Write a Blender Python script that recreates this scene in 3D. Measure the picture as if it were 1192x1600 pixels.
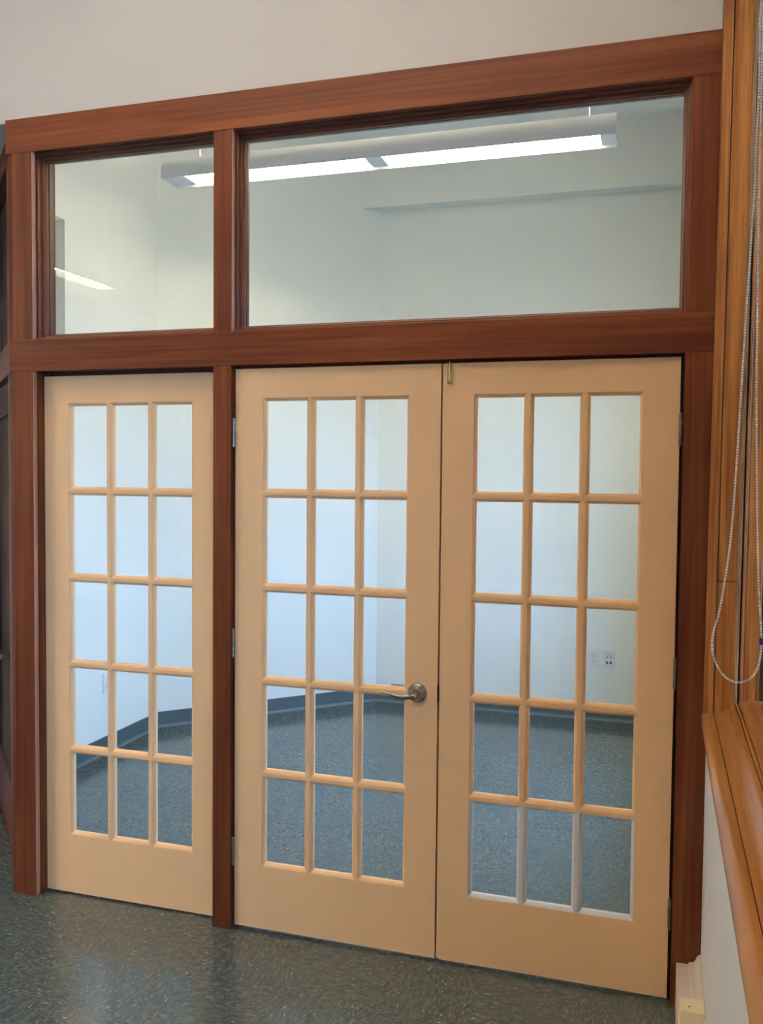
import bpy, bmesh, math, random
from mathutils import Vector, Matrix
random.seed(7)
scene = bpy.context.scene
COL = scene.collection
for o in list(bpy.data.objects):
    bpy.data.objects.remove(o)

# ---------------------------------------------------------------- camera
cam_d = bpy.data.cameras.new('camera')
cam = bpy.data.objects.new('camera', cam_d)
COL.objects.link(cam)
CX, CY, CZ, YAW, PITCH, ROLL, FPX = 1.468639, -2.959632, 1.671324, 0.299412, 0.041996, 0.009277, 1412.69
f = Vector((-math.sin(YAW)*math.cos(PITCH), math.cos(YAW)*math.cos(PITCH), -math.sin(PITCH)))
r = Vector((math.cos(YAW), math.sin(YAW), 0))
u = r.cross(f)
r2 = r*math.cos(ROLL) + u*math.sin(ROLL)
u2 = u*math.cos(ROLL) - r*math.sin(ROLL)
M = Matrix((( r2.x, u2.x, -f.x, CX), (r2.y, u2.y, -f.y, CY), (r2.z, u2.z, -f.z, CZ), (0, 0, 0, 1)))
cam.matrix_world = M
cam_d.sensor_fit = 'VERTICAL'
cam_d.sensor_height = 24.0
cam_d.sensor_width = 24.0
cam_d.lens = FPX/1600*24.0
cam_d.clip_start = 0.02
scene.camera = cam

# ---------------------------------------------------------------- world, daylight, exposure
world = bpy.data.worlds.new('sky')
scene.world = world
world.use_nodes = True
bg = world.node_tree.nodes['Background']
bg.inputs['Color'].default_value = (0.30, 0.54, 1.0, 1)
bg.inputs['Strength'].default_value = 10.9
scene.view_settings.view_transform = 'Standard'
scene.view_settings.look = 'None'
scene.view_settings.gamma = 1.0
scene.view_settings.use_curve_mapping = False
scene.view_settings.exposure = 0.98
TUBE_INNER = 33.0      # lamp tubes of the small room
TUBE_FRONT = 115.0     # lamp tubes of the front room
TUBE_FILL = 160.0      # tubes of the added, unseen fill uplight

XR = 1.618            # face of the window wall
CEIL = 4.01
# windows of the right wall: (y0, y1, z0, z1)
WIN = [(-1.75, -0.021, 0.95, 3.42), (-3.95, -2.25, 0.95, 3.42), (-6.3, -4.6, 0.95, 3.42),
       (0.9, 2.2, 0.60, 2.45)]
for (a, b, c, d) in WIN:                       # portals only guide the sky light through the openings
    ld = bpy.data.lights.new('window_portal', 'AREA')
    ld.shape = 'RECTANGLE'; ld.size = (d-c); ld.size_y = (b-a)
    ld.cycles.is_portal = True
    lo = bpy.data.objects.new('window_portal', ld); COL.objects.link(lo)
    lo.location = (2.03, (a+b)/2, (c+d)/2)
    lo.rotation_euler = (0, math.radians(90), 0)   # -Z -> -X

# ---------------------------------------------------------------- helpers
def empty(name, loc=(0, 0, 0), parent=None):
    o = bpy.data.objects.new(name, None); COL.objects.link(o)
    o.location = loc; o.empty_display_size = 0.05
    if parent: o.parent = parent
    return o
def tag(o, label=None, cat=None, group=None, kind=None):
    if label: o['label'] = label
    if cat: o['category'] = cat
    if group: o['group'] = group
    if kind: o['kind'] = kind
    return o
def obj(name, bm, mat, parent=None, smooth=False, loc=(0, 0, 0)):
    me = bpy.data.meshes.new(name)
    bmesh.ops.recalc_face_normals(bm, faces=bm.faces[:])
    bm.to_mesh(me); bm.free()
    me.materials.append(mat)
    if smooth:
        for p in me.polygons: p.use_smooth = True
        try: me.set_sharp_from_angle(angle=math.radians(40))
        except Exception: pass
    o = bpy.data.objects.new(name, me); COL.objects.link(o)
    o.location = loc
    if parent: o.parent = parent
    return o
def same(name, me, parent, loc=(0, 0, 0), rot=(0, 0, 0)):
    o = bpy.data.objects.new(name, me); COL.objects.link(o)
    o.location = loc; o.rotation_euler = rot
    if parent: o.parent = parent
    return o
def B(): return bmesh.new()
def box(bm, x0, x1, y0, y1, z0, z1, bev=0.0, seg=1):
    t = bmesh.new()
    vs = [t.verts.new(p) for p in ((x0,y0,z0),(x1,y0,z0),(x1,y1,z0),(x0,y1,z0),(x0,y0,z1),(x1,y0,z1),(x1,y1,z1),(x0,y1,z1))]
    for q in ((0,3,2,1),(4,5,6,7),(0,1,5,4),(1,2,6,5),(2,3,7,6),(3,0,4,7)):
        t.faces.new([vs[i] for i in q])
    if bev > 0:
        bmesh.ops.bevel(t, geom=t.edges[:], offset=bev, segments=seg, affect='EDGES', profile=0.5)
    tm = bpy.data.meshes.new('tmp'); t.to_mesh(tm); t.free()
    bm.from_mesh(tm); bpy.data.meshes.remove(tm)
    return bm
def prism(bm, pts, axis, a0, a1):
    """extrude a closed polygon (pairs) along an axis; pairs are the other two axes in xyz order"""
    def P(p, a):
        if axis == 'x': return (a, p[0], p[1])
        if axis == 'y': return (p[0], a, p[1])
        return (p[0], p[1], a)
    A = [bm.verts.new(P(p, a0)) for p in pts]; Bv = [bm.verts.new(P(p, a1)) for p in pts]
    n = len(pts)
    for i in range(n):
        bm.faces.new((A[i], A[(i+1) % n], Bv[(i+1) % n], Bv[i]))
    bm.faces.new(A[::-1]); bm.faces.new(Bv)
    return bm
def ring(bm, x0, x1, z0, z1, prof):
    """mitred rectangular frame in the xz plane; prof = closed list of (inset, y)"""
    loops = []
    for (i, y) in prof:
        loops.append([bm.verts.new(p) for p in ((x0+i, y, z0+i), (x1-i, y, z0+i), (x1-i, y, z1-i), (x0+i, y, z1-i))])
    n = len(loops)
    for k in range(n):
        a, b = loops[k], loops[(k+1) % n]
        for j in range(4):
            bm.faces.new((a[j], a[(j+1) % 4], b[(j+1) % 4], b[j]))
    return bm
def lathe(bm, prof, origin, axis='y', seg=28, flip=1):
    """prof = [(radius, along)]"""
    ox, oy, oz = origin
    loops = []
    for (rad, al) in prof:
        L = []
        for k in range(seg):
            a = 2*math.pi*k/seg; c, s = rad*math.cos(a), rad*math.sin(a)
            if axis == 'y': L.append(bm.verts.new((ox+c, oy+al, oz+s)))
            elif axis == 'z': L.append(bm.verts.new((ox+c, oy+s, oz+al)))
            else: L.append(bm.verts.new((ox+al, oy+c, oz+s)))
        loops.append(L)
    for a, b in zip(loops, loops[1:]):
        for k in range(seg):
            bm.faces.new((a[k], a[(k+1) % seg], b[(k+1) % seg], b[k]))
    bm.faces.new(loops[0][::-1]); bm.faces.new(loops[-1])
    return bm
def sweep(bm, pts, rads, seg=12):
    """tube through pts with (ra, rb) radii; ra across the horizontal side vector, rb along the other"""
    n = len(pts); P = [Vector(p) for p in pts]; loops = []
    for i in range(n):
        t = (P[min(i+1, n-1)] - P[max(i-1, 0)]).normalized()
        up = Vector((0, 0, 1)) if abs(t.z) < 0.9 else Vector((0, 1, 0))
        s = t.cross(up).normalized(); w = s.cross(t).normalized()
        ra, rb = rads[i] if isinstance(rads[i], tuple) else (rads[i], rads[i])
        loops.append([bm.verts.new(P[i] + s*ra*math.cos(2*math.pi*k/seg) + w*rb*math.sin(2*math.pi*k/seg)) for k in range(seg)])
    for a, b in zip(loops, loops[1:]):
        for k in range(seg): bm.faces.new((a[k], a[(k+1) % seg], b[(k+1) % seg], b[k]))
    bm.faces.new(loops[0][::-1]); bm.faces.new(loops[-1])
    return bm

# ---------------------------------------------------------------- materials
def mat(name, col, rough=0.5, metal=0.0, spec=0.5):
    m = bpy.data.materials.new(name); m.use_nodes = True
    b = m.node_tree.nodes['Principled BSDF']
    b.inputs['Base Color'].default_value = (*col, 1)
    b.inputs['Roughness'].default_value = rough
    b.inputs['Metallic'].default_value = metal
    b.inputs['Specular IOR Level'].default_value = spec
    return m
def nodes(m):
    nt = m.node_tree
    return nt, nt.nodes, nt.links, nt.nodes['Principled BSDF']
def ramp(n, stops):
    r_ = n.new('ShaderNodeValToRGB'); el = r_.color_ramp.elements
    while len(el) < len(stops): el.new(0.5)
    for e, (p, c) in zip(el, stops): e.position = p; e.color = (*c, 1)
    return r_
def paint(name, col, rough=0.5, var=0.06, bump=0.02, scale=40):
    m = mat(name, col, rough); nt, n, l, b = nodes(m)
    tc = n.new('ShaderNodeTexCoord')
    nz = n.new('ShaderNodeTexNoise'); nz.inputs['Scale'].default_value = 2.2; nz.inputs['Detail'].default_value = 3
    l.new(tc.outputs['Object'], nz.inputs['Vector'])
    rp = ramp(n, [(0.3, tuple(c*(1-var) for c in col)), (0.7, tuple(min(1, c*(1+var*0.5)) for c in col))])
    l.new(nz.outputs['Fac'], rp.inputs['Fac']); l.new(rp.outputs['Color'], b.inputs['Base Color'])
    n2 = n.new('ShaderNodeTexNoise'); n2.inputs['Scale'].default_value = scale*6; n2.inputs['Detail'].default_value = 2
    l.new(tc.outputs['Object'], n2.inputs['Vector'])
    bp_ = n.new('ShaderNodeBump'); bp_.inputs['Strength'].default_value = bump; bp_.inputs['Distance'].default_value = 0.01
    l.new(n2.outputs['Fac'], bp_.inputs['Height']); l.new(bp_.outputs['Normal'], b.inputs['Normal'])
    return m
def wood(name, dark, mid, light, axis, rough=0.45, fine=1.0, contrast=1.0, pores=0.0, spec=0.5):
    m = mat(name, mid, rough, 0.0, spec); nt, n, l, b = nodes(m)
    tc = n.new('ShaderNodeTexCoord'); oi = n.new('ShaderNodeObjectInfo')
    add = n.new('ShaderNodeVectorMath'); add.operation = 'ADD'
    mul = n.new('ShaderNodeVectorMath'); mul.operation = 'SCALE'; mul.inputs[0].default_value = (7, 5, 3)
    l.new(oi.outputs['Random'], mul.inputs['Scale'])
    l.new(tc.outputs['Object'], add.inputs[0]); l.new(mul.outputs['Vector'], add.inputs[1])
    def stretched(sc, det, k, dist=0.0):
        mp = n.new('ShaderNodeMapping'); s = [sc, sc, sc]; s['xyz'.index(axis)] = sc*k
        mp.inputs['Scale'].default_value = s
        l.new(add.outputs['Vector'], mp.inputs['Vector'])
        z = n.new('ShaderNodeTexNoise'); z.inputs['Scale'].default_value = 1.0; z.inputs['Detail'].default_value = det
        z.inputs['Distortion'].default_value = dist
        l.new(mp.outputs['Vector'], z.inputs['Vector']); return z
    a = stretched(22*fine, 4, 0.05, 0.6); c = stretched(140*fine, 3, 0.02)
    mx = n.new('ShaderNodeMix'); mx.data_type = 'FLOAT'; mx.inputs[0].default_value = 0.33
    l.new(a.outputs['Fac'], mx.inputs[2]); l.new(c.outputs['Fac'], mx.inputs[3])
    w = 0.16/contrast
    rp = ramp(n, [(0.5-w, dark), (0.5, mid), (0.5+w, light)])
    l.new(mx.outputs[0], rp.inputs['Fac'])
    out = rp.outputs['Color']
    if pores > 0:
        d_ = stretched(260*fine, 1, 0.03)
        rp2 = ramp(n, [(0.30, tuple(x*0.35 for x in dark)), (0.40, (1, 1, 1))])
        l.new(d_.outputs['Fac'], rp2.inputs['Fac'])
        mm = n.new('ShaderNodeMix'); mm.data_type = 'RGBA'; mm.blend_type = 'MULTIPLY'; mm.inputs[0].default_value = pores
        l.new(out, mm.inputs[6]); l.new(rp2.outputs['Color'], mm.inputs[7]); out = mm.outputs[2]
    l.new(out, b.inputs['Base Color'])
    bp_ = n.new('ShaderNodeBump'); bp_.inputs['Strength'].default_value = 0.08; bp_.inputs['Distance'].default_value = 0.003
    l.new(c.outputs['Fac'], bp_.inputs['Height']); l.new(bp_.outputs['Normal'], b.inputs['Normal'])
    return m
RED = ((0.068, 0.017, 0.007), (0.110, 0.030, 0.012), (0.155, 0.049, 0.019))
redx = wood('stained_wood_x', *RED, 'x', 0.42, 0.6, 1.3, spec=0.15)
redz = wood('stained_wood_z', *RED, 'z', 0.42, 0.6, 1.3, spec=0.15)
redplain = paint('stained_wood_plain', (0.105, 0.028, 0.012), 0.45, 0.15)
pale_edge = wood('bare_wood_edge', (0.27, 0.13, 0.085), (0.36, 0.19, 0.13), (0.45, 0.26, 0.18), 'z', 0.5)
OAK = ((0.22, 0.078, 0.016), (0.42, 0.170, 0.042), (0.57, 0.265, 0.080))
oakz = wood('honey_wood_z', *OAK, 'z', 0.33, 1.0, 1.2, 0.35)
oaky = wood('honey_wood_y', (0.25, 0.095, 0.022), (0.38, 0.16, 0.042), (0.48, 0.215, 0.065), 'y', 0.25, 0.7, 0.8, 0.12)
worn = wood('worn_wood_z', (0.12, 0.055, 0.02), (0.30, 0.17, 0.08), (0.52, 0.37, 0.22), 'z', 0.5, 1.2, 1.2, 0.5)
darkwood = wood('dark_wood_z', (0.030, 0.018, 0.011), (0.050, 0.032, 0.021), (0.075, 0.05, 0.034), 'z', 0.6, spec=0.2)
peach = paint('peach_paint', (0.89, 0.545, 0.272), 0.42, 0.03, 0.015)
whitepaint = paint('white_primer', (0.74, 0.70, 0.68), 0.5, 0.05)
wallp = paint('wall_paint_front', (0.77, 0.745, 0.72), 0.7, 0.03)
wallin = paint('wall_paint_inner', (0.83, 0.82, 0.745), 0.7, 0.02)
ceilp = paint('ceiling_paint', (0.84, 0.83, 0.80), 0.8, 0.02)
creambox = paint('cream_box_paint', (0.84, 0.70, 0.44), 0.4, 0.03)
cream = paint('cream_paint', (0.72, 0.615, 0.50), 0.4, 0.03)
rubber = mat('rubber_base', (0.075, 0.105, 0.11), 0.45)
rubber_toe = mat('rubber_toe', (0.10, 0.135, 0.135), 0.45)
steel = mat('brushed_nickel', (0.30, 0.285, 0.27), 0.24, 1.0)
oldsteel = mat('dull_steel', (0.26, 0.25, 0.24), 0.38, 1.0)
bronze = mat('dull_bronze', (0.20, 0.16, 0.12), 0.45, 1.0)
brass = mat('polished_brass', (0.75, 0.60, 0.28), 0.15, 1.0)
black = mat('black_slot', (0.012, 0.012, 0.012), 0.6)
plastic = mat('white_plastic', (0.75, 0.75, 0.75), 0.35)
beadm = mat('bead_plastic', (0.95, 0.94, 0.95), 0.2)
bluep = mat('blue_plastic', (0.03, 0.05, 0.22), 0.35)
lampbody = mat('lamp_enamel', (0.64, 0.65, 0.68), 0.45)
reflector = mat('lamp_reflector', (0.86, 0.87, 0.88), 0.25)
shadef = mat('roller_shade_cloth', (0.66, 0.60, 0.50), 0.8)
groundm = mat('outside_ground', (0.20, 0.21, 0.18), 0.9)

def glass_mat():
    m = bpy.data.materials.new('clear_glass'); m.use_nodes = True
    nt = m.node_tree; n = nt.nodes; l = nt.links
    n.remove(n['Principled BSDF']); out = n['Material Output']
    lw = n.new('ShaderNodeLayerWeight')
    p5 = n.new('ShaderNodeMath'); p5.operation = 'POWER'; p5.inputs[1].default_value = 5
    l.new(lw.outputs['Facing'], p5.inputs[0])
    ma = n.new('ShaderNodeMath'); ma.operation = 'MULTIPLY_ADD'; ma.inputs[1].default_value = 0.94; ma.inputs[2].default_value = 0.042
    l.new(p5.outputs[0], ma.inputs[0])
    tr = n.new('ShaderNodeBsdfTransparent'); tr.inputs['Color'].default_value = (0.975, 0.99, 0.985, 1)
    gl = n.new('ShaderNodeBsdfGlossy'); gl.inputs['Roughness'].default_value = 0.0
    mx = n.new('ShaderNodeMixShader')
    l.new(ma.outputs[0], mx.inputs[0]); l.new(tr.outputs[0], mx.inputs[1]); l.new(gl.outputs[0], mx.inputs[2])
    l.new(mx.outputs[0], out.inputs['Surface'])
    return m
glass = glass_mat()
def emis(name, col, s):
    m = mat(name, (0.8, 0.8, 0.8)); nt, n, l, b = nodes(m)
    b.inputs['Emission Color'].default_value = (*col, 1); b.inputs['Emission Strength'].default_value = s
    return m
tube_in = emis('lamp_tube_inner', (1.0, 0.85, 0.58), TUBE_INNER)
tube_fill = emis('lamp_tube_fill', (1.0, 0.82, 0.60), TUBE_FILL)
tube_fr = emis('lamp_tube_front', (1.0, 0.82, 0.60), TUBE_FRONT)

def vct():
    m = mat('vinyl_tile', (0.1, 0.11, 0.1), 0.22); nt, n, l, b = nodes(m)
    tc = n.new('ShaderNodeTexCoord'); oi = n.new('ShaderNodeObjectInfo')
    mul = n.new('ShaderNodeVectorMath'); mul.operation = 'SCALE'; mul.inputs[0].default_value = (9, 7, 0)
    l.new(oi.outputs['Random'], mul.inputs['Scale'])
    add = n.new('ShaderNodeVectorMath'); add.operation = 'ADD'
    l.new(tc.outputs['Object'], add.inputs[0]); l.new(mul.outputs['Vector'], add.inputs[1])
    def st(sx, sy, det, rot=0.0):
        mp = n.new('ShaderNodeMapping'); mp.inputs['Scale'].default_value = (sx, sy, 1); mp.inputs['Rotation'].default_value = (0, 0, rot)
        l.new(add.outputs['Vector'], mp.inputs['Vector'])
        z = n.new('ShaderNodeTexNoise'); z.inputs['Scale'].default_value = 1; z.inputs['Detail'].default_value = det
        z.inputs['Distortion'].default_value = 0.9
        l.new(mp.outputs['Vector'], z.inputs['Vector']); return z
    a = st(34, 85, 3); c = st(52, 165, 2, 0.35); d = st(4, 4, 2)
    base = ramp(n, [(0.32, (0.042, 0.056, 0.052)), (0.5, (0.066, 0.085, 0.079)), (0.68, (0.102, 0.122, 0.112))])
    l.new(a.outputs['Fac'], base.inputs['Fac'])
    fl = ramp(n, [(0.63, (0, 0, 0)), (0.70, (1, 1, 1))]); l.new(c.outputs['Fac'], fl.inputs['Fac'])
    mx = n.new('ShaderNodeMix'); mx.data_type = 'RGBA'
    l.new(fl.outputs['Color'], mx.inputs[0]); l.new(base.outputs['Color'], mx.inputs[6]); mx.inputs[7].default_value = (0.27, 0.29, 0.265, 1)
    dk = ramp(n, [(0.28, (1, 1, 1)), (0.36, (0, 0, 0))]); l.new(c.outputs['Fac'], dk.inputs['Fac'])
    m2 = n.new('ShaderNodeMix'); m2.data_type = 'RGBA'
    l.new(dk.outputs['Color'], m2.inputs[0]); l.new(mx.outputs[2], m2.inputs[6]); m2.inputs[7].default_value = (0.03, 0.034, 0.032, 1)
    l.new(m2.outputs[2], b.inputs['Base Color'])
    rr = n.new('ShaderNodeMapRange'); rr.inputs['To Min'].default_value = 0.10; rr.inputs['To Max'].default_value = 0.20
    l.new(d.outputs['Fac'], rr.inputs['Value']); l.new(rr.outputs['Result'], b.inputs['Roughness'])
    return m
vctm = vct()

# ================================================================ the room shells
bm = B(); box(bm, -6.1, 2.05, -10.1, 3.6, -0.10, -0.004)
floor = tag(obj('floor', bm, vctm), 'grey-green flecked vinyl tile floor running through both rooms', 'floor', kind='structure')
T = 0.3048
bm = B(); box(bm, -T/2+0.0001, T/2-0.0001, -T/2+0.0001, T/2-0.0001, -0.004, 0.0)
tile0 = obj('tile', bm, vctm, floor); tme = tile0.data; first = True
for i in range(14):
    for j in range(17):
        x = 1.545 - T/2 - i*T; y = 3.345 - T/2 - j*T
        if x < -2.0 and y > 0.9: continue
        if first: t = tile0; t.location = (x, y, 0); first = False
        else: t = same('tile', tme, floor, (x, y, 0))
        t.rotation_euler = (0, 0, math.radians(90)*((i+j) % 2) + math.radians(45 if False else 0))

bm = B(); box(bm, -6.1, 2.05, -10.1, 0.0, CEIL, CEIL+0.1)
tag(obj('ceiling', bm, ceilp), 'pale ceiling of the front room above the partition', 'ceiling', kind='structure')
bm = B(); box(bm, -2.2, 2.05, 0.101, 3.6, CEIL, CEIL+0.1)
tag(obj('ceiling_inner', bm, ceilp), 'pale ceiling of the small room behind the glazed doors', 'ceiling', kind='structure')

# right (window) wall with its openings
bm = B()
def wall_right(bm, ya, yb, wins):
    y = ya
    for (a, b, c, d) in sorted(wins):
        if a > y: box(bm, XR, 2.02, y, a, -0.05, CEIL+0.05)
        box(bm, XR, 2.02, a, b, -0.05, c-0.06); box(bm, XR, 2.02, a, b, d, CEIL+0.05)
        y = b
    box(bm, XR, 2.02, y, yb, -0.05, CEIL+0.05)
wall_right(bm, -10.1, 0.0, WIN[:3])
tag(obj('wall_right', bm, wallp), 'pale grey plaster wall under the wooden window sill', 'wall', kind='structure')
bm = B(); wall_right(bm, 0.0, 3.55, WIN[3:])
tag(obj('wall_right_inner', bm, wallin), 'window wall of the small room behind the doors', 'wall', kind='structure')

# wall over the partition, carried on to the left as a bulkhead
bm = B(); box(bm, -6.0, XR, 0.0, 0.10, 3.008, CEIL)
tag(obj('wall_front', bm, wallp), 'beige plaster wall above the red-brown timber header', 'wall', kind='structure')
bm = B(); prism(bm, [(-6.0, 0.10), (-1.03, 0.10), (-2.23, 1.3), (-6.0, 1.3)], 'z', 3.008, 3.06)
tag(obj('ceiling_alcove', bm, wallp), 'low ceiling of the alcove left of the partition', 'ceiling', kind='structure')
bm = B(); box(bm, -6.0, -2.16, 1.2, 1.3, 0, 3.008)
tag(obj('wall_alcove', bm, wallp), 'back wall of the alcove left of the partition', 'wall', kind='structure')
bm = B(); box(bm, -6.1, -6.0, -10.0, 1.3, 0, CEIL)
tag(obj('wall_left', bm, wallp), 'far left wall of the front room', 'wall', kind='structure')
bm = B(); box(bm, -6.1, XR, -10.1, -10.0, 0, CEIL)
tag(obj('wall_rear', bm, wallp), 'wall behind the viewer in the front room', 'wall', kind='structure')

# inner room
XL = -1.648
bm = B()
box(bm, XL-0.1, XL, 0.60, 1.02, 0, CEIL)                 # between the angled screen and the niche
box(bm, XL-0.1, XL, 1.02, 1.268, 3.033, CEIL)            # over the niche
box(bm, XL-0.1, XL, 1.268, 2.25, 0, CEIL)
box(bm, XL-0.30, XL-0.1, 1.268, 1.30, 0, 3.10); box(bm, XL-0.30, XL-0.1, 1.02, 1.30, 3.033, 3.10)
box(bm, XL-0.32, XL-0.30, 1.02, 1.30, 0, 3.10); box(bm, XL-0.30, XL-0.1, 1.0, 1.02, 0, 3.10)
tag(obj('wall_left_inner', bm, wallin), 'bluish white left wall of the small room with a tall niche', 'wall', kind='structure')
bm = B(); prism(bm, [(XL, 2.21), (-0.508, 3.35), (-0.60, 3.45), (-1.76, 2.29), (XL-0.1, 2.25)], 'z', 0, CEIL)
tag(obj('wall_angled_inner', bm, wallin), 'bluish white diagonal wall in the corner of the small room', 'wall', kind='structure')
bm = B(); box(bm, -0.60, XR+0.02, 3.35, 3.45, 0, CEIL)
tag(obj('wall_back', bm, wallin), 'grey-white back wall of the small room', 'wall', kind='structure')
bm = B(); prism(bm, [(-0.608, 3.25), (XR, 3.25), (XR, 3.352), (-0.50, 3.352)], 'z', 3.565, CEIL)
tag(obj('trim_1', bm, wallin), 'shallow boxed-out band along the top of the back wall', 'bulkhead', kind='structure')

# rubber cove bases
def cove(name, p0, p1, nrm, label):
    p0 = Vector(p0); p1 = Vector(p1); nrm = Vector(nrm).normalized()
    e = empty(name, (p0.x, p0.y, 0)); tag(e, label, 'baseboard', kind='structure')
    d = p1-p0
    def strip(pn, prof, m):
        bm = B(); A = []; Bv = []
        for (o_, z) in prof:
            a = Vector((0, 0, 0)) + nrm*o_; c = d + nrm*o_
            A.append(bm.verts.new((a.x, a.y, z))); Bv.append(bm.verts.new((c.x, c.y, z)))
        n_ = len(prof)
        for i in range(n_): bm.faces.new((A[i], A[(i+1) % n_], Bv[(i+1) % n_], Bv[i]))
        bm.faces.new(A[::-1]); bm.faces.new(Bv)
        obj(pn, bm, m, e)
    strip('base_strip', [(0.0, 0.018), (0.005, 0.018), (0.005, 0.099), (0.0, 0.102)], rubber)
    strip('cove_toe', [(0.0, 0.0), (0.014, 0.0), (0.0135, 0.002), (0.008, 0.007), (0.005, 0.018), (0.0, 0.018)], rubber_toe)
cove('baseboard_left_inner', (XL, 1.268, 0), (XL, 2.21, 0), (1, 0, 0), 'dark grey rubber cove base along the left wall of the small room')
cove('baseboard_angled_inner', (XL, 2.21, 0), (-0.508, 3.35, 0), (1, -1, 0), 'dark grey rubber cove base along the diagonal wall')
cove('baseboard_back_inner', (-0.508, 3.35, 0), (XR, 3.35, 0), (0, -1, 0), 'dark grey rubber cove base along the back wall')

# ================================================================ timber partition frame
YF = -0.022; YB = 0.12
ZR0, ZR1 = 2.052, 2.175      # transom rail
ZH0, ZH1 = 2.882, 3.012      # header
fr = empty('trim_2', (0, 0, 0)); tag(fr, 'red-brown stained timber frame holding the three doors and two transom lights', 'frame', kind='structure')
bm = B(); box(bm, -0.963, XR+0.004, YF, YB, ZH0, ZH1, 0.0015); obj('header', bm, redx, fr)
bm = B(); box(bm, -0.950, XR, YF, 0.0, ZR0, ZR1, 0.0015); obj('transom_rail', bm, redx, fr)
bm = B(); box(bm, -0.850, XR-0.08, 0.0, YB, ZR0+0.004, ZR1-0.006); obj('transom_rail_core', bm, redx, fr)
def post(z0, z1, nm='corner_post'):
    bm = B(); prism(bm, [(-0.845, YF), (-0.932, YF), (-0.962, -0.006), (-0.962, YB), (-0.845, YB)], 'z', z0, z1); return obj(nm, bm, redz, fr)
post(0.0, ZR0); post(ZR1, ZH0)
bm = B(); prism(bm, [(-0.860, 0.0), (-0.955, 0.0), (-0.955, YB), (-0.860, YB)], 'z', ZR0, ZR1); obj('post_core', bm, redz, fr)
def edge(x, z0, z1):
    bm = B(); box(bm, x, x+0.0035, YF+0.001, -0.001, z0, z1, 0.0006); obj('edge_strip', bm, pale_edge, fr)
edge(-0.845, 0.004, ZR0); edge(-0.845, ZR1-0.003, ZH0)
for z0, z1, dx in ((0.0, ZR0, 0.0), (ZR1, ZH0, 0.0)):
    bm = B(); box(bm, -0.075, -0.004, YF, YB, z0, z1, 0.001); obj('mullion', bm, redz, fr)
bm = B(); box(bm, -0.070, -0.010, 0.0, YB, ZR0, ZR1); obj('mullion_core', bm, redz, fr)
edge(-0.004, ZR1-0.003, ZH0)
bm = B(); box(bm, 1.530, XR, YF, 0.02, 0.0, ZR0, 0.001); obj('jamb_post', bm, redz, fr)
bm = B(); box(bm, 1.535, XR, YF, YB, ZR1, ZH0, 0.001); obj('jamb_post', bm, redz, fr)
bm = B(); box(bm, 1.524, XR, 0.02, YB, 0.0, ZR1); obj('jamb_lining', bm, redz, fr)
# door jamb linings and stops behind the leaves
bm = B(); box(bm, -0.8415, -0.838, 0.0, YB, 0, ZR0); obj('jamb_lining', bm, redz, fr)
bm = B(); box(bm, -0.838, -0.822, 0.075, 0.10, 0, ZR0-0.002); obj('door_stop', bm, redz, fr)
bm = B(); box(bm, -0.09, -0.075, 0.075, 0.10, 0, ZR0-0.002); obj('door_stop', bm, redz, fr)
bm = B(); box(bm, -0.004, 0.011, 0.042, 0.066, 0, ZR0-0.002); obj('door_stop', bm, redz, fr)
bm = B(); box(bm, 1.509, 1.524, 0.042, 0.066, 0, ZR0-0.002); obj('door_stop', bm, redz, fr)
bm = B(); box(bm, 0.0, 1.524, 0.042, 0.066, ZR0-0.016, ZR0+0.004); obj('door_stop', bm, redx, fr)
bm = B(); box(bm, -0.838, -0.075, 0.075, 0.10, ZR0-0.012, ZR0+0.004); obj('door_stop', bm, redx, fr)

# transom lights
def transom(name, x0, x1, label):
    e = empty(name, (x0, 0.0, ZR1)); tag(e, label, 'window', kind='structure')
    w = x1-x0; h = ZH0-ZR1
    def bead_piece(nm, prof, m1):
        bm = B(); ring(bm, 0, w, 0, h, prof); obj(nm, bm, m1, e)
    bead_piece('outer_stop', [(0.0, 0.004), (0.006, 0.004), (0.009, 0.007), (0.009, 0.022), (0.0, 0.022)], redplain)
    bead_piece('glazing_stop', [(0.0, 0.022), (0.016, 0.022), (0.018, 0.025), (0.020, 0.030), (0.024, 0.034), (0.024, 0.044), (0.0, 0.044)], redplain)
    bead_piece('rear_stop', [(0.0, 0.050), (0.024, 0.050), (0.020, 0.075), (0.0, 0.075)], redplain)
    bm = B(); box(bm, 0.012, w-0.012, 0.0445, 0.0495, 0.012, h-0.012); obj('pane', bm, glass, e)
    return e
transom('window_1', -0.8415, -0.075, 'small clear transom light above the single glazed door')
transom('window_2', -0.0005, 1.535, 'wide clear transom light above the pair of glazed doors')

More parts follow.
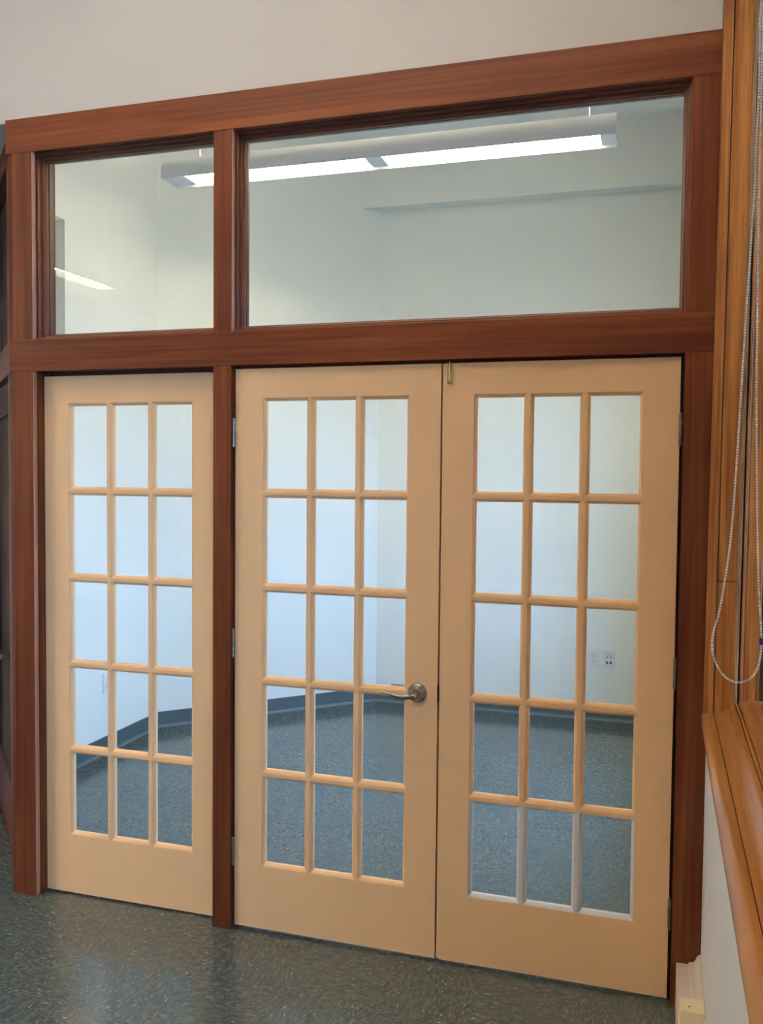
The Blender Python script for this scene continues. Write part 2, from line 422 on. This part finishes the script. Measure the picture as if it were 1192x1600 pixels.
# ================================================================ glazed doors
W, H, TH = 0.756, 2.030, 0.035
OX, OZ0, OZ1, FM = 0.108, 0.232, 1.926, 0.012
BEAD = [(0.0, 0.0004), (0.0004, 0.0036), (0.0030, 0.0036), (0.0036, 0.0052), (0.0070, 0.0075), (0.0108, 0.0125), (0.0108, 0.0230), (0.0075, 0.029), (0.0025, 0.032), (0.0, 0.0344), (-0.003, 0.030), (-0.003, 0.004)]
cw = (W-2*OX)/3; ch = (OZ1-OZ0)/5
def lite(c, rw):
    x0 = OX+c*cw + (FM/2 if c > 0 else 0); x1 = OX+(c+1)*cw - (FM/2 if c < 2 else 0)
    z0 = OZ0+rw*ch + (FM/2 if rw > 0 else 0); z1 = OZ0+(rw+1)*ch - (FM/2 if rw < 4 else 0)
    return x0, x1, z0, z1
mesh_cache = {}
def door(name, loc, label, white_row=False, left_trim=0.0, right_trim=0.0):
    e = empty(name, loc); tag(e, label, 'door', kind='structure')
    bm = B(); box(bm, left_trim, OX, 0, TH, 0, H); obj('stile', bm, peach, e)
    bm = B(); box(bm, W-OX, W-right_trim, 0, TH, 0, H); obj('stile', bm, peach, e)
    bm = B(); box(bm, OX, W-OX, 0.0, TH, OZ1, H); obj('top_rail', bm, peach, e)
    bm = B(); box(bm, OX, W-OX, 0.0, TH, 0, OZ0); obj('bottom_rail', bm, peach, e)
    for k in range(1, 5):
        z = OZ0+k*ch
        bm = B(); box(bm, OX-0.001, W-OX+0.001, 0.0003, TH-0.0003, z-FM/2, z+FM/2); obj('horizontal_muntin', bm, peach, e)
    for c in (1, 2):
        for rw in range(5):
            x = OX+c*cw
            z0 = OZ0+rw*ch+(FM/2 if rw else 0); z1 = OZ0+(rw+1)*ch-(FM/2 if rw < 4 else 0)
            bm = B(); box(bm, x-FM/2, x+FM/2, 0.0006, TH-0.0006, z0, z1)
            o = obj('vertical_muntin', bm, whitepaint if (white_row and rw == 0) else peach, e)
            if white_row and rw == 0: o['label'] = 'white primed muntin'
    for rw in range(5):
        for c in range(3):
            x0, x1, z0, z1 = lite(c, rw); wh = white_row and rw == 0
            key = (round(x1-x0, 4), round(z1-z0, 4), wh)
            if key not in mesh_cache:
                bm = B(); ring(bm, 0, x1-x0, 0, z1-z0, BEAD); o = obj('glazing_bead', bm, whitepaint if wh else peach, e)
                bm = B(); box(bm, 0.006, x1-x0-0.006, 0.0155, 0.0195, 0.006, z1-z0-0.006); p = obj('pane', bm, glass, e)
                o.location = (x0, 0, z0); p.location = (x0, 0, z0)
                mesh_cache[key] = (o.data, p.data)
            else:
                o = same('glazing_bead', mesh_cache[key][0], e, (x0, 0, z0))
                same('pane', mesh_cache[key][1], e, (x0, 0, z0))
            if wh: o['label'] = 'white primed glazing bead'
    return e
d1 = door('door_1', (-0.836, 0.036, 0.008), 'peach single glazed door of fifteen panes set back left of the mullion')
d2 = door('door_2', (0.003, 0.0, 0.012), 'peach glazed door leaf with the lever handle, middle of the three', right_trim=0.0)
d3 = door('door_3', (0.764, 0.0, 0.012), 'peach glazed door leaf with white-beaded bottom panes, rightmost of the three', True, left_trim=0.011)
bm = B(); box(bm, 0.0, 0.0115, 0.004, TH-0.002, 0.0, H, 0.0015); obj('astragal', bm, peach, d3)
bm = B(); box(bm, -0.018, 0.020, TH, TH+0.010, 0.0, H-0.02, 0.0015); obj('seam_light_block', bm, peach, d3)  # strip added behind the seam to stop inner light showing through

# hinges (barrel with five knuckles and a leaf edge)
def hinge_mesh(side):
    bm = B(); L = 0.095; n_ = 5
    for k in range(n_):
        lathe(bm, [(0.0058, 0), (0.0066, 0.0008), (0.0066, L/n_-0.0014), (0.0058, L/n_-0.0006)], (0, -0.0045, k*L/n_), 'z', 14)
    lathe(bm, [(0.003, -0.005), (0.0055, -0.003), (0.0055, 0.0), (0.004, 0.001)], (0, -0.0045, 0), 'z', 14)
    lathe(bm, [(0.004, -0.001), (0.0055, 0.0), (0.0055, 0.003), (0.003, 0.005)], (0, -0.0045, L), 'z', 14)
    box(bm, -0.0012, 0.0012, 0.0, 0.03, 0.001, L-0.001)
    return bm
for z in (1.755, 0.995, 0.228):
    obj('hinge', hinge_mesh(1), oldsteel, d2, True, (-0.0035, -0.004, z))['label'] = 'worn steel hinge'
    obj('hinge', hinge_mesh(-1), bronze, d3, True, (W+0.0035, -0.004, z+0.002))['label'] = 'dull bronze hinge'

# lever handle set on door_2 (local x 0.688, z 0.914)
hx, hz = 0.686, 0.914
def lever(sgn, y0):
    """sgn -1 = front side"""
    bm = B()
    lathe(bm, [(0.034, 0.0), (0.034, sgn*0.003), (0.0325, sgn*0.006), (0.028, sgn*0.0085), (0.027, sgn*0.010), (0.0245, sgn*0.0135), (0.0175, sgn*0.019), (0.0155, sgn*0.024), (0.0145, sgn*0.034), (0.0150, sgn*0.040)], (hx, y0, hz), 'y', 36)
    rose = obj('handle_rose', bm, steel, d2, True)
    bm = B(); lathe(bm, [(0.0150, sgn*0.040), (0.0155, sgn*0.044), (0.0155, sgn*0.052), (0.0140, sgn*0.0545), (0.0095, sgn*0.0545), (0.0092, sgn*0.0535)], (hx, y0, hz), 'y', 28)
    obj('lever_hub', bm, steel, rose, True)
    pts = []; rad = []
    for i in range(15):
        t = i/14
        x = hx - 0.008 - 0.108*t
        z = hz - 0.002 - 0.006*math.sin(math.pi*min(1, t*1.5)) + 0.005*t*t
        y = y0 + sgn*(0.048 + 0.006*math.sin(math.pi*t) - 0.012*t*t)
        pts.append((x, y, z)); rad.append((0.0068-0.0028*t, 0.0092-0.0055*t))
    bm = B(); sweep(bm, pts, rad, 14); obj('lever', bm, steel, rose, True)
    return rose
ro = lever(-1, 0.0); lever(1, TH)
bm = B(); lathe(bm, [(0.0092, 0.0), (0.0092, -0.0028), (0.0080, -0.0036)], (hx, -0.0515, hz), 'y', 24)
obj('lock_cylinder', bm, brass, ro, True)['label'] = 'brassy lock cylinder'
bm = B(); box(bm, hx-0.0040, hx+0.0040, -0.0558, -0.0550, hz-0.0012, hz+0.0012); obj('keyway', bm, black, ro)
bm = B(); box(bm, 0.7555, 0.7585, -0.0015, 0.02, 0.885, 0.945, 0.0006)
o = obj('strike_plate', bm, bronze, d2); o['label'] = 'dark latch plate on the leaf edge'

# brass surface bolt at the top of door_3
bx_, bz = 0.0255, 1.960
bm = B(); box(bm, bx_-0.0085, bx_+0.0085, -0.002, 0.0, bz, bz+0.068, 0.0006)
bolt = obj('bolt_plate', bm, brass, d3); bolt['label'] = 'brass surface bolt plate'
bm = B(); lathe(bm, [(0.0035, 0), (0.0045, 0.001), (0.0045, 0.076), (0.0035, 0.078)], (bx_+0.001, -0.0065, bz+0.006), 'z', 16); obj('bolt_rod', bm, brass, bolt, True)
bm = B(); lathe(bm, [(0.0030, 0), (0.0030, -0.006), (0.0060, -0.008), (0.0070, -0.012), (0.0055, -0.016), (0.002, -0.0175)], (bx_, -0.006, bz+0.010), 'y', 18); obj('bolt_knob', bm, brass, bolt, True)
bm = B(); box(bm, bx_-0.006, bx_+0.006, -0.007, -0.002, bz+0.030, bz+0.036, 0.001); obj('bolt_guide', bm, brass, bolt)

# ================================================================ 45-degree screen left of the partition
sc = empty('trim_3', (-0.957, 0.004, 0)); sc.rotation_euler = (0, 0, math.radians(135))   # local +x runs back-left, local +y faces the viewer side
tag(sc, 'dark timber screen running back diagonally at the left edge', 'frame', kind='structure')
def sbox(nm, s0, s1, t0, t1, z0, z1, m, bev=0.001, par=None):
    bm = B(); box(bm, s0, s1, t0, t1, z0, z1, bev); return obj(nm, bm, m, par or sc)
sbox('post', 0.0, 0.19, -0.09, 0.0, 0.0, 2.06, redz)
sbox('post', 0.0, 0.19, -0.09, 0.0, 2.185, 2.90, redz)
sbox('rail', 0.0, 1.70, -0.09, 0.002, 2.06, 2.185, redx)
sbox('header', 0.0, 1.70, -0.09, 0.002, 2.90, 3.008, redx)
sbox('post', 1.15, 1.70, -0.09, 0.0, 0.0, 2.06, redz)
sbox('post', 1.15, 1.70, -0.09, 0.0, 2.185, 2.90, redz)
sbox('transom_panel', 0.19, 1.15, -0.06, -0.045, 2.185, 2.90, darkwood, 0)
sbox('rear_lining', 0.0, 1.72, -0.125, -0.091, 0.0, 3.01, wallin, 0)
sbox('rear_wall_upper', 0.0, 1.72, -0.16, -0.091, 3.01, CEIL, wallin, 0)
sd = empty('door_4', (0, 0, 0)); sd.matrix_world = Matrix.Translation((-0.957, 0.004, 0)) @ Matrix.Rotation(math.radians(135), 4, 'Z')
tag(sd, 'dark brown panelled door in the diagonal screen at the left edge', 'door', kind='structure')
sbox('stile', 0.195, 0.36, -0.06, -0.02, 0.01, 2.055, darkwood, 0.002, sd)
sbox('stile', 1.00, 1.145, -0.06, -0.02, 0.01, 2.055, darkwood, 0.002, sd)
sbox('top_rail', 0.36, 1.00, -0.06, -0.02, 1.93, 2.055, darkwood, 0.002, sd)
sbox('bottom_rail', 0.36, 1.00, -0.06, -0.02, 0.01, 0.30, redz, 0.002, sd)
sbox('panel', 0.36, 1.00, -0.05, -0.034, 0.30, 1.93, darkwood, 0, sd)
bm = B(); ring(bm, 0.36, 1.00, 0.30, 1.93, [(0, -0.022), (0.012, -0.022), (0.022, -0.034), (0, -0.034)]); obj('panel_moulding', bm, darkwood, sd)
bm = B(); box(bm, 0.34, 0.95, 0.012, 0.035, 0.862, 0.884, 0.003); obj('push_bar', bm, steel, sd)
for s in (0.36, 0.92):
    bm = B(); box(bm, s-0.012, s+0.012, -0.021, 0.013, 0.862, 0.884, 0.002); obj('bar_bracket', bm, steel, sd)

# ================================================================ windows in the right wall
wm_inner = paint('window_white', (0.7, 0.69, 0.66), 0.45)
def window(name, y0, y1, z0, z1, m, label, xs=1.86):
    e = empty(name, (xs, y0, z0)); tag(e, label, 'window', kind='structure')
    w, h = y1-y0, z1-z0
    def bx(nm, ya, yb, za, zb, xa=0.0, xb=0.045, mm=m):
        bm = B(); box(bm, xa, xb, ya, yb, za, zb, 0.002 if mm is not glass else 0); return obj(nm, bm, mm, e)
    bx('sash_stile', 0, 0.055, 0, h); bx('sash_stile', w-0.055, w, 0, h)
    bx('sash_rail', 0.055, w-0.055, 0, 0.08); bx('sash_rail', 0.055, w-0.055, h-0.06, h)
    bx('meeting_rail', 0.055, w-0.055, h/2-0.025, h/2+0.025)
    bx('pane', 0.05, w-0.05, 0.075, h/2-0.02, 0.018, 0.023, glass); bx('pane', 0.05, w-0.05, h/2+0.02, h-0.055, 0.018, 0.023, glass)
    return e
dk = wood('sash_wood_z', (0.05, 0.02, 0.008), (0.10, 0.042, 0.016), (0.15, 0.065, 0.026), 'z', 0.4)
w3 = window('window_3', WIN[0][0]+0.03, WIN[0][1]-0.05, 0.985, WIN[0][3], dk, 'wooden sash window at the right edge with moulded sill and jamb')
window('window_4', WIN[1][0], WIN[1][1], WIN[1][2], WIN[1][3], dk, 'second sash window of the front room, beside the viewer')
window('window_5', WIN[2][0], WIN[2][1], WIN[2][2], WIN[2][3], dk, 'third sash window of the front room, behind the viewer')
window('window_6', WIN[3][0], WIN[3][1], WIN[3][2], WIN[3][3], wm_inner, 'window of the small room behind the glazed doors')

# moulded jamb of window_3: boards facing the viewer, leaning very slightly
jm = empty('trim_4', (0, 0, 0)); tag(jm, 'honey-brown window jamb boards beside the red-brown frame', 'window jamb', kind='structure')
def jamb(nm, xa, xb, ya, yb, z0, z1, m, k=0.0055, bev=0.0012):
    bm = B(); box(bm, xa, xb, ya, yb, z0, z1, bev)
    for v in bm.verts: v.co.x += k*(v.co.z-1.08)
    return obj(nm, bm, m, jm)
ZT = 3.44
jamb('casing_board', 1.6075, 1.635, -0.046, -0.0262, 0.935, ZT, oakz)
jamb('jamb_board', 1.6375, 1.693, -0.041, -0.0262, 1.356, ZT, oakz)
jamb('jamb_board', 1.6375, 1.693, -0.041, -0.0262, 0.940, 1.3535, oakz)
jamb('backing_board', 1.615, 1.90, -0.0262, -0.0212, 0.93, ZT, dk, 0.0, 0)
jamb('worn_bead', 1.693, 1.7025, -0.049, -0.0262, 0.955, ZT, worn)
jamb('stop_bead', 1.7085, 1.7175, -0.045, -0.0262, 0.97, ZT, oakz)
jamb('inner_stop', 1.7195, 1.764, -0.042, -0.0262, 0.97, ZT, oakz)
jamb('sash_channel', 1.764, 1.86, -0.036, -0.0262, 0.97, ZT, dk, 0.0)
# near side and head linings (plain)
bm = B(); box(bm, XR-0.004, 1.86, WIN[0][0], WIN[0][0]+0.02, 0.95, ZT); obj('near_jamb_board', bm, oakz, jm)
bm = B(); box(bm, XR-0.004, 1.86, WIN[0][0], WIN[0][1], 3.40, 3.42); obj('head_board', bm, oaky, jm)
# stool with rounded nosing, cove and sill, run along the wall
st = empty('trim_5', (0, 0, 0)); tag(st, 'honey-brown moulded window stool with a rounded nose along the wall', 'window sill', kind='structure')
YA, YE = -2.1, -0.0225
nose = [(1.6355, 0.9535), (1.622, 0.9525), (1.613, 0.949), (1.606, 0.943), (1.6015, 0.934), (1.600, 0.924), (1.6015, 0.914), (1.606, 0.905), (1.613, 0.899), (1.622, 0.897), (1.6355, 0.897)]
bm = B(); prism(bm, nose, 'y', YA, YE); obj('nosing', bm, oaky, st, True)
cov = [(1.6375, 0.9532), (1.648, 0.9532), (1.658, 0.9555), (1.667, 0.9605), (1.674, 0.967), (1.680, 0.975), (1.684, 0.983), (1.690, 0.9855), (1.696, 0.984), (1.696, 0.90), (1.6375, 0.90)]
bm = B(); prism(bm, cov, 'y', YA, -0.0225); obj('cove_board', bm, oaky, st, True)
bm = B(); prism(bm, [(1.6985, 0.90), (1.6985, 0.9835), (1.704, 0.986), (1.7065, 0.984), (1.7065, 0.90)], 'y', YA, -0.0225); obj('sill_bead', bm, oaky, st, True)
bm = B(); prism(bm, [(1.7085, 0.90), (1.7085, 0.9885), (1.712, 0.993), (1.72, 0.9945), (1.88, 1.0), (1.88, 0.90)], 'y', YA, -0.0225); obj('sill_board', bm, oaky, st, True)
bm = B(); box(bm, 1.634, 1.64, YA, -0.03, 0.90, 0.946); obj('joint_filler', bm, darkwood, st)

# metal sash lift on the sill
sl = empty('sash_latch', (1.785, -0.16, 0.997)); tag(sl, 'small grey metal sash latch on the window sill at the right edge', 'latch')
bm = B(); box(bm, -0.022, 0.022, -0.03, 0.03, 0, 0.004, 0.001); obj('latch_plate', bm, oldsteel, sl)
bm = B(); sweep(bm, [(-0.012, -0.02, 0.003), (-0.018, -0.015, 0.014), (-0.018, 0.0, 0.02), (-0.018, 0.015, 0.014), (-0.012, 0.02, 0.003)], [0.004]*5, 10); obj('latch_loop', bm, oldsteel, sl, True)

# roller shades of the front room windows
def shade(yc, hw_, zb, label):
    sh = empty('roller_shade', (1.80, yc, 3.33)); tag(sh, label, 'roller shade', 'roller shades of the front room')
    bm = B(); lathe(bm, [(0.02, -hw_-0.005), (0.022, -hw_-0.005), (0.022, hw_+0.005), (0.02, hw_+0.005)], (0, 0, 0), 'y', 20); obj('roller_tube', bm, shadef, sh, True)
    bm = B(); box(bm, 0.020, 0.0215, -hw_, hw_, zb+0.024-3.33, 0.0); obj('shade_cloth', bm, shadef, sh)
    bm = B(); box(bm, 0.014, 0.028, -hw_, hw_, zb-3.33, zb+0.025-3.33, 0.003); obj('hem_bar', bm, shadef, sh)
    for s in (-1, 1):
        bm = B(); box(bm, -0.03, 0.03, s*(hw_+0.009)-0.003, s*(hw_+0.009)+0.003, -0.03, 0.065); obj('bracket', bm, oldsteel, sh)
shade(-0.895, 0.825, 1.02, 'cream roller shade drawn down in the right edge window')
shade(-3.10, 0.825, 2.55, 'added cream roller shade cutting daylight from the unseen window beside the viewer')  # added out of view to hold back part of the daylight
shade(-5.45, 0.825, 2.55, 'added cream roller shade cutting daylight from the unseen window behind the viewer')  # likewise added out of view, dims the front daylight

# bead chain loop
CH = [(1.690, 3.30), (1.660, 2.95), (1.6452, 2.6595), (1.6447, 2.5817), (1.6452, 2.4643), (1.6428, 2.3597), (1.6420, 2.2675), (1.6371, 2.1355), (1.6316, 2.0025), (1.6260, 1.8415), (1.618, 1.6247), (1.6095, 1.5014), (1.5951, 1.3906), (1.5840, 1.3416), (1.5810, 1.3136), (1.5863, 1.2793), (1.6052, 1.246), (1.6312, 1.2327), (1.6566, 1.2402), (1.6724, 1.2647), (1.6785, 1.2995), (1.6790, 1.3269), (1.6758, 1.3813), (1.67, 1.4628), (1.6641, 1.5984), (1.6562, 1.8679), (1.6535, 2.0681), (1.6515, 2.2668), (1.6510, 2.3589), (1.6505, 2.4637), (1.6500, 2.5811), (1.6500, 2.659), (1.664, 2.95), (1.700, 3.30)]
def catmull(P, n=12):
    out = []
    for i in range(len(P)-1):
        p0 = P[max(i-1, 0)]; p1 = P[i]; p2 = P[i+1]; p3 = P[min(i+2, len(P)-1)]
        for k in range(n):
            t = k/n
            out.append(tuple(0.5*((2*p1[j]) + (-p0[j]+p2[j])*t + (2*p0[j]-5*p1[j]+4*p2[j]-p3[j])*t*t + (-p0[j]+3*p1[j]-3*p2[j]+p3[j])*t**3) for j in range(2)))
    out.append(P[-1]); return out
C2 = catmull(CH)
ch_e = empty('bead_chain', (1.62, -0.9, 1.23)); tag(ch_e, 'white bead pull chain hanging in a loop beside the right edge window', 'chain')
bm = B(); acc = 0.0; PITCH_B = 0.0060; last = C2[0]; beads = []
for p in C2[1:]:
    seg = math.hypot(p[0]-last[0], p[1]-last[1])
    while acc + seg >= PITCH_B:
        t = (PITCH_B-acc)/seg
        last = (last[0]+(p[0]-last[0])*t, last[1]+(p[1]-last[1])*t)
        beads.append(last); seg = math.hypot(p[0]-last[0], p[1]-last[1]); acc = 0.0
    acc += seg; last = p
tmpl = bmesh.new(); bmesh.ops.create_icosphere(tmpl, subdivisions=2, radius=0.0027)
tv = [v.co.copy() for v in tmpl.verts]; tf = [[v.index for v in fc.verts] for fc in tmpl.faces]; tmpl.free()
V = []; F = []
for (x, z) in beads:
    b0 = len(V); V += [(v.x+x-1.62, v.y, v.z+z-1.23) for v in tv]; F += [[i+b0 for i in fc] for fc in tf]
me = bpy.data.meshes.new('beads'); me.from_pydata(V, [], F); me.materials.append(beadm)
for p in me.polygons: p.use_smooth = True
bo = bpy.data.objects.new('beads', me); COL.objects.link(bo); bo.parent = ch_e; bo['kind'] = 'stuff'
bm = B(); sweep(bm, [(x-1.62, 0, z-1.23) for (x, z) in C2[::4]], [0.0007]*len(C2[::4]), 6); obj('thread', bm, beadm, ch_e)
bm = B(); box(bm, 1.6785-1.62-0.004, 1.6785-1.62+0.006, -0.004, 0.004, 1.316-1.23, 1.331-1.23, 0.001)
obj('connector', bm, bluep, ch_e)['label'] = 'dark blue plastic connector'

# ================================================================ cream baseboard below the window and its box
bb = empty('baseboard_right', (0, 0, 0)); tag(bb, 'cream stepped baseboard along the foot of the window wall', 'baseboard', kind='structure')
prof = [(1.546, 0.0), (1.546, 0.142), (1.549, 0.145), (1.582, 0.145), (1.582, 0.150), (1.586, 0.152), (1.597, 0.1545), (1.602, 0.160), (1.606, 0.170), (1.609, 0.176), (1.613, 0.180), (1.619, 0.182), (1.619, 0.0)]
bm = B(); prism(bm, prof, 'y', -10.0, -0.0225); obj('moulding', bm, cream, bb)
bx2 = empty('raceway_box', (1.586, -0.335, 0.146)); tag(bx2, 'small cream box sitting on the baseboard below the window sill', 'box')
bm = B(); box(bm, -0.034, 0.031, -0.036, 0.036, 0.0, 0.046, 0.002); obj('housing', bm, creambox, bx2)
bm = B(); box(bm, -0.035, -0.031, -0.030, 0.030, 0.004, 0.040, 0.001); obj('cover_plate', bm, creambox, bx2)
bm = B(); lathe(bm, [(0.003, 0), (0.003, 0.0008), (0.002, 0.0012)], (-0.012, -0.01, 0.046), 'z', 12); obj('screw', bm, bronze, bx2)

# ================================================================ pendant lamps, real and added
def lamp(name, loc, rz, tube, label, L=2.44, mode='direct', slot=0.012):
    e = empty(name, loc); e.rotation_euler = (0, 0, rz); tag(e, label, 'ceiling light', 'pendant lights of both rooms')
    hw, hh = 0.095, 0.128
    arc = [(-hw, 0.0), (-hw, 0.03)] + [(-hw*math.cos(a), 0.03+(hh-0.03)*math.sin(a)) for a in [math.pi*k/16 for k in range(1, 16)]] + [(hw, 0.03), (hw, 0.0)]
    # two curved side shells with a slot along the top, and the reflector trough inside (local x = length, y = width)
    amax = math.acos(slot/hw); na = 10
    half = [(-hw, 0.0), (-hw, 0.03)] + [(-hw*math.cos(amax*k/na), 0.03+(hh-0.03)*math.sin(amax*k/na)) for k in range(1, na+1)]
    inner_h = [(y*0.95, z-(0.005 if k < na else 0)) for k, (y, z) in enumerate(half[::-1])]
    for s in (1, -1):
        bm = B(); prism(bm, [(y*s, z) for (y, z) in half+inner_h], 'x', -L/2, L/2); obj('housing_side', bm, lampbody, e, True)
        bm = B(); prism(bm, [(y, z) for (y, z) in arc], 'x', s*L/2-0.004*(s > 0), s*L/2+0.004*(s < 0)); obj('end_cap', bm, lampbody, e)
        if mode == 'direct':
            tr = [((hw-0.006)*s, 0.0), ((hw-0.012)*s, 0.03), (0.05*s, 0.075), (slot*s, 0.085)]
            bm = B()
            A = [bm.verts.new((-L/2+0.005, y, z)) for (y, z) in tr]; Bv = [bm.verts.new((L/2-0.005, y, z)) for (y, z) in tr]
            for i in range(3): bm.faces.new((A[i], A[i+1], Bv[i+1], Bv[i]))
            obj('reflector', bm, reflector, e, True)
    if mode == 'indirect':
        bm = B(); box(bm, -L/2+0.005, L/2-0.005, -hw+0.005, hw-0.005, 0.002, 0.006); obj('pan', bm, reflector, e)
    for (a, b) in ((-L/2+0.005, -L/2+0.125), (-0.045, 0.045), (L/2-0.075, L/2-0.005)):
        bm = B(); box(bm, a, b, -hw+0.008, hw-0.008, 0.012, 0.014); obj('blank_plate', bm, lampbody, e)
    for (a, b) in ((-L/2+0.125, -0.045), (0.045, L/2-0.075)):
        for yy in (-0.035, 0.035):
            bm = B(); lathe(bm, [(0.010, 0), (0.0127, 0.004), (0.0127, b-a-0.004), (0.010, b-a)], (a, yy, 0.048), 'x', 14); obj('tube', bm, tube, e, True)
        n_ = 11
        for k in range(n_):
            x = a + (b-a)*(k+0.5)/n_
            bm = B(); prism(bm, [(-hw+0.008, 0.004), (-hw+0.008, 0.028), (-0.04, 0.016), (0.04, 0.016), (hw-0.008, 0.028), (hw-0.008, 0.004)], 'x', x-0.0012, x+0.0012)
            obj('louvre_blade', bm, reflector, e)
    for x in (-1.03, 1.09):
        bm = B(); lathe(bm, [(0.0025, 0), (0.0025, CEIL-loc[2]-hh)], (x, 0, hh), 'z', 8); r_ = obj('suspension_rod', bm, lampbody, e, True)
        bm = B(); lathe(bm, [(0.03, -0.012), (0.035, -0.006), (0.035, 0)], (x, 0, CEIL-loc[2]), 'z', 20); obj('ceiling_cup', bm, lampbody, r_, True)
    return e
lamp('pendant_light', (0.008, 1.62, 3.295), 0, tube_in, 'long grey tubular pendant light behind the transom glass', slot=0.05)
lamp('pendant_light', (-3.45, -3.2, 3.35), math.pi/2, tube_fr, 'front room pendant light, seen only as a reflection in the small transom', mode='both', slot=0.067)
lamp('pendant_light', (-5.3, -4.6, 3.35), math.pi/2, tube_fr, 'added unseen pendant light brightening the front room, left of the first', mode='both', slot=0.067)  # added lamp out of view, gives the front room more warm light
lamp('pendant_light', (0.0, -1.42, 3.50), 0, tube_fill, 'added unseen fill uplight, overhead in front of the partition', mode='indirect', slot=0.067)  # added out of view, brightens the upper wall by ceiling bounce

# ================================================================ wall plates
def plate(name, loc, rz, kind, label):
    e = empty(name, loc); e.rotation_euler = (0, 0, rz); tag(e, label, 'wall plate', 'wall plates of the small room')
    bm = B(); box(bm, -0.037, 0.037, -0.006, 0.0, -0.060, 0.060, 0.0025, 2); obj('cover', bm, plastic, e)
    if kind == 'outlet':
        for zz in (-0.021, 0.021):
            bm = B(); lathe(bm, [(0.017, -0.0055), (0.017, -0.0075), (0.016, -0.008)], (0, 0, zz), 'y', 24); s = obj('socket', bm, plastic, e)
            for dx, w, h in ((-0.0065, 0.0016, 0.009), (0.0065, 0.0016, 0.007)):
                bm = B(); box(bm, dx-w, dx+w, -0.0086, -0.0075, zz+0.001, zz+0.001+h); obj('slot', bm, black, s)
            bm = B(); lathe(bm, [(0.0028, -0.0075), (0.0028, -0.0086)], (0, 0, zz-0.008), 'y', 12); obj('slot', bm, black, s)
    else:
        for dx in (-0.012, 0.012):
            bm = B(); box(bm, dx-0.0085, dx+0.0085, -0.0075, -0.005, -0.034, -0.014, 0.0005); s = obj('jack', bm, plastic, e)
            bm = B(); box(bm, dx-0.0070, dx+0.0070, -0.0082, -0.0072, -0.031, -0.017); obj('port', bm, black, s)
            bm = B(); lathe(bm, [(0.0075, -0.005), (0.0075, -0.0075), (0.006, -0.008)], (dx, 0, 0.014), 'y', 20); s = obj('coax_jack', bm, plastic, e)
            bm = B(); lathe(bm, [(0.0045, -0.0075), (0.0045, -0.0120)], (dx, 0, 0.014), 'y', 14); obj('port', bm, mat('port_grey', (0.05, 0.05, 0.05), 0.4), s)
            bm = B(); box(bm, dx-0.009, dx+0.009, -0.0066, -0.0055, 0.030, 0.0335); obj('label_strip', bm, oldsteel, e)
    bm = B(); lathe(bm, [(0.002, -0.0055), (0.002, -0.0068)], (0, 0, 0.0 if kind == 'outlet' else 0.049), 'y', 10); obj('screw', bm, oldsteel, e)
plate('outlet_plate', (1.052, 3.35, 0.426), 0, 'outlet', 'white double socket plate on the back wall, left of the data plate')
plate('data_plate', (1.155, 3.35, 0.424), 0, 'data', 'white data plate with two black square ports on the back wall')
plate('outlet_plate', (XL, 1.637, 0.42), math.pi/2, 'outlet', 'white socket plate low on the bluish left wall')

# outside ground
bm = B(); box(bm, 2.1, 60, -40, 40, -3.6, -3.5)
tag(obj('ground', bm, groundm), 'grey ground outside the windows', 'ground', kind='structure')
